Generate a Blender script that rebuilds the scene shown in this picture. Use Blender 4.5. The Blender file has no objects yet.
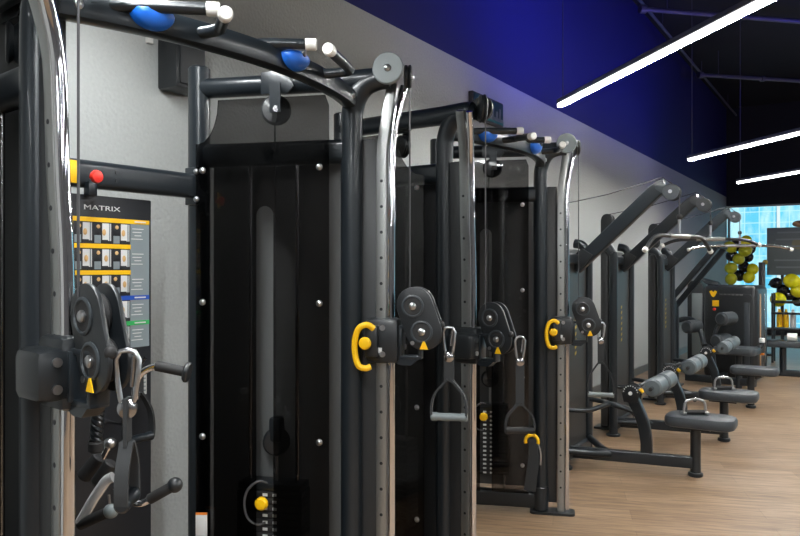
import bpy, bmesh, math, random
from mathutils import Vector as V, Matrix
random.seed(7)
SC = bpy.context.scene
COL = SC.collection
PI = math.pi
R = math.radians

# ------------------------------------------------------------------ camera numbers
FPX, YAW, EYE = 740.0, R(32.1), 1.5
CY, SY = math.cos(YAW), math.sin(YAW)
def at(px, py, d):                       # a point at real depth d (metres) in front of the camera
    u = (px - 400) / FPX * d
    return V((u*CY - d*SY, u*SY + d*CY, EYE + (268 - py) / FPX * d))
def on_x(px, py, X):
    k = (px - 400) / FPX
    return at(px, py, X / (k*CY - SY))
def on_y(px, py, Y):
    k = (px - 400) / FPX
    return at(px, py, Y / (k*SY + CY))

# ------------------------------------------------------------------ materials
def principled(name, col, rough=.5, metal=0., coat=0., spec=.5, bump=None, noise=None):
    m = bpy.data.materials.new(name); m.use_nodes = True
    nt = m.node_tree; b = nt.nodes['Principled BSDF']
    b.inputs['Base Color'].default_value = (*col, 1)
    b.inputs['Roughness'].default_value = rough
    b.inputs['Metallic'].default_value = metal
    b.inputs['Coat Weight'].default_value = coat
    b.inputs['Specular IOR Level'].default_value = spec
    if bump or noise:
        tc = nt.nodes.new('ShaderNodeTexCoord')
    if bump:
        n = nt.nodes.new('ShaderNodeTexNoise'); n.inputs['Scale'].default_value = bump[0]; n.inputs['Detail'].default_value = 4
        bp = nt.nodes.new('ShaderNodeBump'); bp.inputs['Strength'].default_value = bump[1]; bp.inputs['Distance'].default_value = bump[2]
        nt.links.new(tc.outputs['Object'], n.inputs['Vector'])
        nt.links.new(n.outputs['Fac'], bp.inputs['Height']); nt.links.new(bp.outputs['Normal'], b.inputs['Normal'])
    if noise:
        n = nt.nodes.new('ShaderNodeTexNoise'); n.inputs['Scale'].default_value = noise[0]; n.inputs['Detail'].default_value = 3
        mx = nt.nodes.new('ShaderNodeMix'); mx.data_type = 'RGBA'
        mx.inputs[6].default_value = (*col, 1); mx.inputs[7].default_value = (*noise[1], 1)
        nt.links.new(tc.outputs['Object'], n.inputs['Vector'])
        nt.links.new(n.outputs['Fac'], mx.inputs[0]); nt.links.new(mx.outputs[2], b.inputs['Base Color'])
    return m
def emitter(name, col, s):
    m = bpy.data.materials.new(name); m.use_nodes = True
    nt = m.node_tree; nt.nodes.clear()
    e = nt.nodes.new('ShaderNodeEmission'); e.inputs[0].default_value = (*col, 1); e.inputs[1].default_value = s
    o = nt.nodes.new('ShaderNodeOutputMaterial'); nt.links.new(e.outputs[0], o.inputs[0])
    return m
def tinted(name, tint, ior=1.45, rough=.03):
    m = bpy.data.materials.new(name); m.use_nodes = True
    nt = m.node_tree; nt.nodes.clear()
    t = nt.nodes.new('ShaderNodeBsdfTransparent'); t.inputs[0].default_value = (*tint, 1)
    g = nt.nodes.new('ShaderNodeBsdfGlossy'); g.inputs['Roughness'].default_value = rough
    f = nt.nodes.new('ShaderNodeFresnel'); f.inputs[0].default_value = ior
    x = nt.nodes.new('ShaderNodeMixShader'); o = nt.nodes.new('ShaderNodeOutputMaterial')
    nt.links.new(f.outputs[0], x.inputs[0]); nt.links.new(t.outputs[0], x.inputs[1]); nt.links.new(g.outputs[0], x.inputs[2])
    nt.links.new(x.outputs[0], o.inputs[0])
    return m

M = {}
M['roller'] = principled('grey_roller_foam', (.085, .105, .115), .45)
M['emblem'] = principled('faint_gold_print', (.26, .245, .15), .5)
M['panel'] = principled('brown_grey_panel', (.020, .019, .017), .45)
M['frame'] = principled('charcoal_powder_coat', (.013, .0178, .0225), .33, .2, .15, bump=(900, .03, .001))
M['black'] = principled('black_plastic', (.009, .0115, .014), .40, 0, .1)
M['rubber'] = principled('black_rubber', (.013, .013, .014), .65)
M['cover'] = principled('dark_rear_cover', (.020, .022, .024), .5)
M['inner'] = principled('grey_inner_panel', (.14, .145, .145), .6)
M['bright'] = principled('bright_nickel', (.92, .92, .93), .22, .7)
M['chrome'] = principled('chrome', (.78, .78, .80), .07, 1)
M['rod'] = principled('steel_rod', (.42, .42, .43), .22, 1)
M['steel'] = principled('brushed_steel', (.32, .33, .325), .36, .9)
M['silver'] = principled('satin_silver', (.52, .53, .55), .28, 1)
M['grey_disc'] = principled('grey_pulley_cover', (.15, .175, .18), .45)
M['head'] = principled('slate_head_plate', (.030, .037, .043), .42)
M['yellow'] = principled('yellow_plastic', (.86, .50, .005), .38)
M['gold'] = principled('gold_print', (.40, .28, .04), .5)
M['blue'] = principled('blue_plastic', (.008, .13, .62), .38)
M['red'] = principled('red_plastic', (.72, .03, .02), .3)
M['orange'] = principled('orange_print', (.75, .22, .03), .5)
M['green'] = principled('green_print', (.03, .38, .10), .5)
M['white'] = principled('white_plastic', (.80, .80, .77), .45)
M['pad'] = principled('grey_upholstery', (.036, .044, .052), .45, bump=(260, .12, .002))
M['web'] = principled('charcoal_webbing', (.022, .024, .026), .8, bump=(700, .3, .001))
M['cable'] = principled('coated_cable', (.05, .05, .055), .4)
M['paper'] = principled('grey_print', (.20, .24, .26), .6)
M['photo'] = principled('pale_print', (.62, .63, .63), .6)
M['ink'] = principled('black_print', (.012, .014, .018), .5)
M['skin'] = principled('tan_print', (.60, .38, .16), .6)
M['barblue'] = principled('blue_print', (.01, .07, .42), .5)
M['acrylic'] = tinted('smoked_acrylic', (.47, .465, .465), 1.45)
M['glass'] = tinted('window_glass', (.90, .95, .96), 1.45, .01)
M['sign'] = principled('dark_teal_panel', (.004, .055, .075), .35)
M['signgreen'] = principled('teal_green_panel', (.01, .20, .19), .4)
M['ballyellow'] = principled('yellow_latex', (.85, .80, .015), .25, 0, .3)
M['balllime'] = principled('lime_latex', (.52, .53, .02), .28, 0, .3)
M['ballblack'] = principled('black_latex', (.008, .008, .011), .22, 0, .3)
M['board'] = principled('sage_grey_board', (.16, .19, .185), .45)
M['boardtext'] = principled('pale_board_print', (.25, .285, .28), .5)
M['led'] = emitter('led_diffuser', (1.0, .985, .94), 7)
M['led_lens'] = emitter('led_lens', (1.0, .99, .96), 200)
M['darkmetal'] = principled('dark_pipe', (.11, .115, .15), .45, .1)
M['ceil'] = principled('black_ceiling_paint', (.010, .011, .016), .8)
M['endpaint'] = principled('black_soffit_paint', (.008, .009, .013), .7)
M['roomgrey'] = principled('grey_wall_paint', (.085, .085, .09), .8)
M['upper'] = principled('navy_wall_paint', (.008, .010, .12), .8)
M['brown_and_reflect'] = principled('ornament_brown_and_reflection', (.42, .25, .13), .5)  # brown of the ornament, also the painted reflection on the far cabinet

def wall_material():
    m = principled('grey_stucco', (.40, .41, .405), .75)
    nt = m.node_tree; b = nt.nodes['Principled BSDF']
    tc = nt.nodes.new('ShaderNodeTexCoord')
    n = nt.nodes.new('ShaderNodeTexNoise'); n.inputs['Scale'].default_value = 38; n.inputs['Detail'].default_value = 6; n.inputs['Roughness'].default_value = .6
    v = nt.nodes.new('ShaderNodeTexVoronoi'); v.inputs['Scale'].default_value = 55
    a = nt.nodes.new('ShaderNodeMath'); a.operation = 'ADD'
    bp = nt.nodes.new('ShaderNodeBump'); bp.inputs['Strength'].default_value = .45; bp.inputs['Distance'].default_value = .006
    nt.links.new(tc.outputs['Object'], n.inputs['Vector']); nt.links.new(tc.outputs['Object'], v.inputs['Vector'])
    nt.links.new(n.outputs['Fac'], a.inputs[0]); nt.links.new(v.outputs['Distance'], a.inputs[1])
    nt.links.new(a.outputs[0], bp.inputs['Height']); nt.links.new(bp.outputs['Normal'], b.inputs['Normal'])
    mx = nt.nodes.new('ShaderNodeMix'); mx.data_type = 'RGBA'
    mx.inputs[6].default_value = (.38, .40, .395, 1); mx.inputs[7].default_value = (.46, .48, .475, 1)
    n2 = nt.nodes.new('ShaderNodeTexNoise'); n2.inputs['Scale'].default_value = 60; n2.inputs['Detail'].default_value = 5
    nt.links.new(tc.outputs['Object'], n2.inputs['Vector'])
    nt.links.new(n2.outputs['Fac'], mx.inputs[0]); nt.links.new(mx.outputs[2], b.inputs['Base Color'])
    return m
M['wall'] = wall_material()

def floor_material():
    m = principled('oak_vinyl_planks', (.4, .27, .17), .42)
    nt = m.node_tree; b = nt.nodes['Principled BSDF']
    tc = nt.nodes.new('ShaderNodeTexCoord')
    mp = nt.nodes.new('ShaderNodeMapping'); mp.inputs['Rotation'].default_value = (0, 0, R(-20))
    nt.links.new(tc.outputs['Object'], mp.inputs['Vector'])
    br = nt.nodes.new('ShaderNodeTexBrick')
    br.inputs['Scale'].default_value = 1.0
    br.inputs['Brick Width'].default_value = 1.25; br.inputs['Row Height'].default_value = .19
    br.inputs['Mortar Size'].default_value = .0012; br.inputs['Mortar Smooth'].default_value = .2
    br.inputs['Color1'].default_value = (.235, .155, .092, 1); br.inputs['Color2'].default_value = (.305, .210, .132, 1)
    br.inputs['Mortar'].default_value = (.15, .10, .065, 1); br.offset = .37
    nt.links.new(mp.outputs[0], br.inputs['Vector'])
    mp2 = nt.nodes.new('ShaderNodeMapping'); mp2.inputs['Scale'].default_value = (1.6, 19, 1); mp2.inputs['Rotation'].default_value = (0, 0, 0)
    nt.links.new(mp.outputs[0], mp2.inputs['Vector'])
    n = nt.nodes.new('ShaderNodeTexNoise'); n.inputs['Scale'].default_value = 2.2; n.inputs['Detail'].default_value = 8; n.inputs['Roughness'].default_value = .62; n.inputs['Distortion'].default_value = .5
    nt.links.new(mp2.outputs[0], n.inputs['Vector'])
    cr = nt.nodes.new('ShaderNodeValToRGB')
    cr.color_ramp.elements[0].position = .32; cr.color_ramp.elements[0].color = (.52, .48, .45, 1)
    cr.color_ramp.elements[1].position = .66; cr.color_ramp.elements[1].color = (1.22, 1.20, 1.18, 1)
    nt.links.new(n.outputs['Fac'], cr.inputs[0])
    mx = nt.nodes.new('ShaderNodeMix'); mx.data_type = 'RGBA'; mx.blend_type = 'MULTIPLY'; mx.inputs[0].default_value = 1
    nt.links.new(br.outputs['Color'], mx.inputs[6]); nt.links.new(cr.outputs[0], mx.inputs[7])
    nt.links.new(mx.outputs[2], b.inputs['Base Color'])
    bp = nt.nodes.new('ShaderNodeBump'); bp.inputs['Strength'].default_value = .12; bp.inputs['Distance'].default_value = .003
    nt.links.new(n.outputs['Fac'], bp.inputs['Height']); nt.links.new(bp.outputs['Normal'], b.inputs['Normal'])
    return m
M['floor'] = floor_material()

def facade_material():
    m = principled('cyan_curtain_wall', (.2, .6, .8), .35)
    nt = m.node_tree; b = nt.nodes['Principled BSDF']
    tc = nt.nodes.new('ShaderNodeTexCoord')
    sx = nt.nodes.new('ShaderNodeSeparateXYZ'); cx = nt.nodes.new('ShaderNodeCombineXYZ')
    nt.links.new(tc.outputs['Object'], sx.inputs[0])
    nt.links.new(sx.outputs['X'], cx.inputs['X']); nt.links.new(sx.outputs['Z'], cx.inputs['Y'])
    br = nt.nodes.new('ShaderNodeTexBrick'); br.offset = 0
    br.inputs['Scale'].default_value = 1; br.inputs['Brick Width'].default_value = .75; br.inputs['Row Height'].default_value = .62
    br.inputs['Mortar Size'].default_value = .03
    br.inputs['Color1'].default_value = (.08, .50, .74, 1); br.inputs['Color2'].default_value = (.20, .66, .82, 1)
    br.inputs['Mortar'].default_value = (.50, .78, .86, 1)
    nt.links.new(cx.outputs[0], br.inputs['Vector'])
    n = nt.nodes.new('ShaderNodeTexNoise'); n.inputs['Scale'].default_value = .9; n.inputs['Detail'].default_value = 6
    mp = nt.nodes.new('ShaderNodeMapping'); mp.inputs['Scale'].default_value = (1.9, .55, 1)
    nt.links.new(cx.outputs[0], mp.inputs['Vector']); nt.links.new(mp.outputs[0], n.inputs['Vector'])
    cr = nt.nodes.new('ShaderNodeValToRGB')
    cr.color_ramp.elements[0].position = .44; cr.color_ramp.elements[0].color = (0, 0, 0, 1)
    cr.color_ramp.elements[1].position = .62; cr.color_ramp.elements[1].color = (1, 1, 1, 1)
    nt.links.new(n.outputs['Fac'], cr.inputs[0])
    mx = nt.nodes.new('ShaderNodeMix'); mx.data_type = 'RGBA'
    nt.links.new(cr.outputs[0], mx.inputs[0]); nt.links.new(br.outputs['Color'], mx.inputs[6]); mx.inputs[7].default_value = (.55, .80, .88, 1)
    nt.links.new(mx.outputs[2], b.inputs['Base Color'])
    return m
M['facade'] = facade_material()

# ------------------------------------------------------------------ mesh builder
ORG = {}
class MB:
    def __init__(self):
        self.v = []; self.f = []; self.mi = []
    def _take(self, bm, mi):
        b = len(self.v)
        bmesh.ops.recalc_face_normals(bm, faces=bm.faces)
        bm.verts.index_update()
        self.v += [v.co.copy() for v in bm.verts]
        for f in bm.faces:
            self.f.append([b + v.index for v in f.verts]); self.mi.append(mi)
        bm.free()
        return self
    def box(self, c, size, ux=V((1, 0, 0)), uy=None, bevel=0, mi=0, seg=2):
        ux = V(ux).normalized()
        uy = V(uy).normalized() if uy is not None else V((-ux.y, ux.x, 0)).normalized()
        uz = ux.cross(uy)
        bm = bmesh.new(); bmesh.ops.create_cube(bm, size=1)
        for v in bm.verts:
            v.co = V((v.co.x*size[0], v.co.y*size[1], v.co.z*size[2]))
        if bevel:
            bmesh.ops.bevel(bm, geom=list(bm.edges), offset=min(bevel, min(size)*.45), segments=seg, affect='EDGES', profile=.5)
        for v in bm.verts:
            v.co = V(c) + ux*v.co.x + uy*v.co.y + uz*v.co.z
        return self._take(bm, mi)
    def sweep(self, pts, prof, closed=False, mi=0, up=None, scale=None):
        pts = [V(p) for p in pts]; n = len(pts)
        bm = bmesh.new(); rings = []
        tang = []
        for i in range(n):
            a = pts[(i-1) % n] if (closed or i) else pts[0]
            b = pts[(i+1) % n] if (closed or i < n-1) else pts[-1]
            tang.append((b - a).normalized())
        t0 = tang[0]
        ref = V(up) if up is not None else (V((0, 0, 1)) if abs(t0.z) < .9 else V((1, 0, 0)))
        nx = (ref - t0*ref.dot(t0)).normalized()
        for i in range(n):
            t = tang[i]
            nx = nx - t*nx.dot(t)
            nx = nx.normalized() if nx.length > 1e-6 else V((1, 0, 0))
            ny = t.cross(nx)
            k = scale[i] if scale else 1
            rings.append([bm.verts.new(pts[i] + nx*(p[0]*k) + ny*(p[1]*k)) for p in prof])
        m = len(prof)
        for i in range(n if closed else n-1):
            a, b = rings[i], rings[(i+1) % n]
            for j in range(m):
                try: bm.faces.new((a[j], a[(j+1) % m], b[(j+1) % m], b[j]))
                except ValueError: pass
        if not closed:
            bm.faces.new(list(reversed(rings[0]))); bm.faces.new(rings[-1])
        return self._take(bm, mi)
    def tube(self, pts, r, seg=14, closed=False, mi=0, scale=None):
        return self.sweep(pts, [(r*math.cos(2*PI*k/seg), r*math.sin(2*PI*k/seg)) for k in range(seg)], closed, mi, None, scale)
    def lathe(self, c, axis, prof, seg=24, mi=0):   # prof = [(radius, height)] along axis
        ax = V(axis).normalized()
        ref = V((0, 0, 1)) if abs(ax.z) < .9 else V((1, 0, 0))
        a = (ref - ax*ref.dot(ax)).normalized(); b = ax.cross(a)
        bm = bmesh.new(); rings = []
        for r, h in prof:
            rings.append([bm.verts.new(V(c) + ax*h + (a*math.cos(2*PI*k/seg) + b*math.sin(2*PI*k/seg))*max(r, 1e-4)) for k in range(seg)])
        for i in range(len(rings)-1):
            for j in range(seg):
                bm.faces.new((rings[i][j], rings[i][(j+1) % seg], rings[i+1][(j+1) % seg], rings[i+1][j]))
        bm.faces.new(list(reversed(rings[0]))); bm.faces.new(rings[-1])
        return self._take(bm, mi)
    def cyl(self, p0, p1, r, seg=18, mi=0, chamfer=0.):
        p0, p1 = V(p0), V(p1); L = (p1-p0).length; c = min(chamfer, L*.4, r*.6)
        pr = [(r-c, 0), (r, c), (r, L-c), (r-c, L)] if c else [(r, 0), (r, L)]
        return self.lathe(p0, p1-p0, pr, seg, mi)
    def ball(self, c, r, sc=(1, 1, 1), mi=0, sub=3):
        bm = bmesh.new(); bmesh.ops.create_icosphere(bm, subdivisions=sub, radius=r)
        for v in bm.verts:
            v.co = V(c) + V((v.co.x*sc[0], v.co.y*sc[1], v.co.z*sc[2]))
        return self._take(bm, mi)
    def prism(self, poly, o, ux, uy, thick, mi=0, bevel=0):   # poly in (ux,uy), extruded thick along ux x uy, centred
        o, ux, uy = V(o), V(ux).normalized(), V(uy).normalized(); n = ux.cross(uy)
        bm = bmesh.new()
        vs = [bm.verts.new(o + ux*p[0] + uy*p[1] - n*(thick/2)) for p in poly]
        f = bm.faces.new(vs)
        r = bmesh.ops.extrude_face_region(bm, geom=[f])
        for e in r['geom']:
            if isinstance(e, bmesh.types.BMVert): e.co += n*thick
        if bevel:
            rim = [e for e in bm.edges if len(e.link_faces) == 2 and len([x for x in e.link_faces if len(x.verts) == len(poly)]) == 1]
            bmesh.ops.bevel(bm, geom=rim, offset=bevel, segments=2, affect='EDGES', profile=.5)
        big = [x for x in bm.faces if len(x.verts) > 4]
        if big: bmesh.ops.triangulate(bm, faces=big)
        return self._take(bm, mi)
    def build(self, name, mats, parent=None, label=None, smooth=38):
        if not isinstance(mats, (list, tuple)): mats = [mats]
        lo = V((min(v.x for v in self.v), min(v.y for v in self.v), min(v.z for v in self.v)))
        hi = V((max(v.x for v in self.v), max(v.y for v in self.v), max(v.z for v in self.v)))
        c = (lo + hi)/2
        if parent is None: c.z = lo.z
        me = bpy.data.meshes.new(name)
        me.from_pydata([v - c for v in self.v], [], self.f)
        for m in mats: me.materials.append(m)
        me.polygons.foreach_set('material_index', self.mi)
        me.polygons.foreach_set('use_smooth', [True]*len(self.f))
        me.update()
        me.set_sharp_from_angle(angle=R(smooth))
        o = bpy.data.objects.new(name, me); COL.objects.link(o)
        if parent is not None:
            o.parent = parent; o.location = c - ORG[parent]
        else:
            o.location = c
        ORG[o] = c
        if label: o['label'] = label
        return o

def empty(name, loc, label, cat, group=None):
    o = bpy.data.objects.new(name, None); COL.objects.link(o)
    o.location = loc; o.empty_display_size = .1; ORG[o] = V(loc)
    return tag(o, label, cat, group)
def tag(o, label, cat, group=None):
    o['label'] = label; o['category'] = cat
    if group: o['group'] = group
    return o
def struct(o):
    o['kind'] = 'structure'; return o
def dup(root, d, label, group=None):
    def cp(o, parent):
        c = o.copy(); COL.objects.link(c)
        if parent is not None: c.parent = parent
        for ch in [x for x in bpy.data.objects if x.parent == o and x not in made]:
            made.add(cp(ch, c))
        return c
    made = set()
    r = cp(root, None); r.location = root.location + V(d); r['label'] = label
    if group: r['group'] = group
    ORG[r] = V(r.location)
    return r
def arc(c, r, a0, a1, n, ux, uy):
    c, ux, uy = V(c), V(ux), V(uy)
    return [c + ux*(r*math.cos(R(a0 + (a1-a0)*k/(n-1)))) + uy*(r*math.sin(R(a0 + (a1-a0)*k/(n-1)))) for k in range(n)]
def spline(pts, n=8):                    # Catmull-Rom through the points
    pts = [V(p) for p in pts]; out = []
    for i in range(len(pts)-1):
        p0 = pts[max(i-1, 0)]; p1 = pts[i]; p2 = pts[i+1]; p3 = pts[min(i+2, len(pts)-1)]
        for k in range(n):
            t = k/n
            out.append(.5*((2*p1) + (p2-p0)*t + (2*p0-5*p1+4*p2-p3)*t*t + (3*p1-p0-3*p2+p3)*t**3))
    out.append(pts[-1]); return out
def rrect(w, h, r, n=4):
    out = []
    for cx, cy, a in ((w/2-r, h/2-r, 0), (-w/2+r, h/2-r, 90), (-w/2+r, -h/2+r, 180), (w/2-r, -h/2+r, 270)):
        for k in range(n+1):
            t = R(a + 90*k/n); out.append((cx + r*math.cos(t), cy + r*math.sin(t)))
    return out
UX, UY, UZ = V((1, 0, 0)), V((0, 1, 0)), V((0, 0, 1))

# ------------------------------------------------------------------ the room
WX, ZP, ZC, YE, XR, YF = -2.70, 3.14, 5.18, 18.5, 6.5, -4.5
struct(MB().box(((WX+XR)/2, (YE+YF)/2, -.05), (XR-WX+.6, YE-YF+.6, .1)).build('floor', M['floor']))
w = MB()
w.box((WX-.1, (YE+YF)/2, ZP/2), (.2, YE-YF+.2, ZP))
w.box((WX-.1, (YE+YF)/2, (ZP+ZC)/2), (.2, YE-YF+.2, ZC-ZP), mi=1)
struct(w.build('wall_left', [M['wall'], M['upper']]))
struct(MB().box(((WX+XR)/2, (YE+YF)/2, ZC+.06), (XR-WX+.6, YE-YF+.6, .12)).build('ceiling', M['ceil']))
struct(MB().box((XR+.1, (YE+YF)/2, ZC/2), (.2, YE-YF+.2, ZC)).build('wall_right', M['roomgrey']))
struct(MB().box(((WX+XR)/2, YF-.1, ZC/2), (XR-WX+.4, .2, ZC)).build('wall_front', M['roomgrey']))
ZW = 2.93
w = MB(); w.box(((WX+XR)/2, YE+.1, (ZW+ZC)/2), (XR-WX, .2, ZC-ZW)); w.box(((WX+XR)/2, YE+.1, .06), (XR-WX, .2, .12))
struct(w.build('wall_back', M['endpaint']))
wf = struct(MB().box(((WX+XR)/2, YE+.06, .14), (XR-WX, .08, .05)).box(((WX+XR)/2, YE+.06, ZW-.02), (XR-WX, .08, .04)).build('window_1', M['steel']))
for k in range(6):
    x = WX+.05 + k*(XR-WX-.1)/5
    if abs(x+.87) < .3: x += 1.0
    MB().box((x, YE+.06, (ZW+.12)/2), (.05, .08, ZW-.2)).build('window_frame', M['steel'], wf)
MB().box(((WX+XR)/2, YE+.06, (ZW+.12)/2), (XR-WX-.1, .012, ZW-.24)).build('window_pane', M['glass'], wf)
struct(MB().box((WX+.008, (YE+YF)/2, .05), (.016, YE-YF, .1)).build('baseboard_left', M['steel']))

# tower block across the street
fb = empty('office_building', (4, 46, -6), 'bright cyan glass building seen through the end window', 'building')
MB().box((4, 50, 9), (60, 8, 30)).build('facade', M['facade'], fb)
for k in range(9):
    MB().box((-14+k*3.3+random.random(), 45.95, 9), (.16, .12, 30)).build('mullion', M['white'], fb)

# ------------------------------------------------------------------ ceiling lights and pipes
LDIR = V((.698, -.716, 0)).normalized()
def linear_light(p, length, label):
    t = empty('linear_light', p + LDIR*(length/2), label, 'light', 'long diagonal ceiling lights')
    c = p + LDIR*(length/2)
    n = V((-LDIR.y, LDIR.x, 0))
    MB().box(c + UZ*.022, (length, .05, .032), LDIR, bevel=.004).build('housing', M['darkmetal'], t)
    MB().box(c - UZ*.006, (length-.006, .044, .022), LDIR, bevel=.006).build('diffuser', M['led'], t, 'glowing white diffuser')
    MB().box(c - UZ*.0185, (length-.03, .034, .003), LDIR).build('lens', M['led_lens'], t)
    for q in (.06, length*.5, length-.2):
        a = p + LDIR*q
        MB().tube([a + UZ*.05, V((a.x, a.y, ZC))], .004, 6).build('hanging_wire', M['darkmetal'], t)
    return t
e1 = at(559.5, 104.6, 1.22*FPX/163.4); e2 = at(688.8, 159.2, 1.22*FPX/108.8); e3 = at(737.4, 182, 1.22*FPX/86)
linear_light(e1, 5.2, 'long bright ceiling light nearest the camera, at the top of the photo')
linear_light(e2, 5.2, 'middle of the three bright diagonal ceiling lights')
linear_light(e3, 5.2, 'farthest and shortest-looking bright ceiling light, nearest the window')

PDIR = V((3.463, 3.353, 0)).normalized()
def pipe(px, py, z, L, label):
    d = (z-EYE)*FPX/(268-py); p = at(px, py, d)
    t = MB()
    t.tube([p, p + PDIR*L], .032, 10)
    t.cyl(p - PDIR*.03, p + PDIR*.05, .055, 12)
    for q in (1.2, 3.4): t.cyl(p + PDIR*q - PDIR*.03, p + PDIR*q + PDIR*.03, .05, 12)
    for q in (.35, 2.3, L-.4): t.tube([p + PDIR*q, V(((p+PDIR*q).x, (p+PDIR*q).y, ZC))], .007, 6)
    tag(t.build('ceiling_pipe', M['darkmetal']), label, 'pipe', 'dark ceiling pipes')
pipe(642, 9, 4.75, 6.5, 'thin dark ceiling pipe crossing above the nearest light at the top edge')
pipe(700, 75, 4.75, 6.0, 'thin dark ceiling pipe between the nearest and the middle ceiling light')
t = MB(); t.tube([V((-2.45, 4.0, 4.95)), V((-2.45, 18.2, 4.95))], .02, 8)
for y in (5, 8, 11, 14, 17): t.tube([V((-2.45, y, 4.95)), V((-2.45, y, ZC))], .006, 6)
tag(t.build('ceiling_pipe', M['darkmetal']), 'thin pipe running along the ceiling edge beside the blue-lit wall', 'pipe', 'dark ceiling pipes')

# ------------------------------------------------------------------ wall speaker and wall sign
p0 = on_x(157, 92, WX); pc = on_y(176, 92, p0.y); y1 = on_x(206, 90, pc.x).y
zb = p0.z+.01; ztop = zb+.28
sp = empty('wall_speaker', (WX, (p0.y+y1)/2, zb), 'black box speaker on the grey wall behind the near pull-up beam', 'speaker')
MB().box(((WX+pc.x)/2, (p0.y+y1)/2, (zb+ztop)/2), (pc.x-WX, y1-p0.y, ztop-zb), bevel=.012).build('cabinet', M['black'], sp)
MB().box((pc.x+.004, (p0.y+y1)/2, (zb+ztop)/2), (.012, y1-p0.y-.04, ztop-zb-.04), bevel=.004).build('grille', M['cover'], sp)
MB().box((WX+.01, p0.y-.05, zb+.24), (.02, .03, .09), bevel=.003).build('wall_bracket', M['white'], sp)

a = on_x(469, 93, WX); b = on_x(498, 127, WX)
yc, zc, sw, sh = (a.y+b.y)/2, (a.z+b.z)/2, b.y-a.y, a.z-b.z
sg = empty('wall_sign', (WX, yc, zc-sh/2), 'dark teal wall sign with pale marks above the second trainer', 'sign')
MB().box((WX+.022, yc, zc), (.04, sw+.03, sh+.03), bevel=.006).build('sign_frame', M['roomgrey'], sg)
MB().box((WX+.043, yc, zc), (.012, sw, sh)).build('sign_panel', M['sign'], sg)
MB().box((WX+.051, yc, zc-sh*.40), (.006, sw*.98, sh*.18)).build('sign_band', M['signgreen'], sg, 'teal green lower band')
mk = MB()
for yy, hh, ww in ((.06, .10, .05), (.14, .07, .04), (.20, .11, .03)):
    mk.box((WX+.052, yc+yy, zc-sh*.22+hh*.25), (.006, ww, hh), bevel=.002)
mk.box((WX+.052, yc+.12, zc-sh*.31), (.006, .28, .03), bevel=.002)
mk.build('sign_marks', M['paper'], sg, 'pale grey marks')

# ------------------------------------------------------------------ cable trainers
class Tower:
    """local frame: s outward towards the aisle, t towards the trainer's middle, z up"""
    def __init__(self, C, b, inner):
        self.C = V((C[0], C[1], 0)); bb = R(b)
        self.e = V((math.cos(bb), math.sin(bb), 0))
        self.n = V((math.sin(bb), -math.cos(bb), 0)) * (1 if inner == 1 else -1)
        self.v = 1 if inner == 1 else -1          # the clear cover's side
    def P(self, s, t, z): return self.C + self.e*s + self.n*t + UZ*z
    def box(self, mb, s0, s1, t0, t1, z0, z1, bevel=0, mi=0):
        return mb.box(self.P((s0+s1)/2, (t0+t1)/2, (z0+z1)/2), (abs(s1-s0), abs(t1-t0), abs(z1-z0)), self.e, self.n, bevel, mi)

def stadium(A, B, r, n=14):
    A, B = V((*A, 0)), V((*B, 0)); d = (B-A).normalized(); a0 = math.atan2(d.y, d.x)
    out = []
    for k in range(n+1):
        t = a0 - PI/2 + PI*k/n; out.append((B.x + r*math.cos(t), B.y + r*math.sin(t)))
    for k in range(n+1):
        t = a0 + PI/2 + PI*k/n; out.append((A.x + r*math.cos(t), A.y + r*math.sin(t)))
    return out

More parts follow.
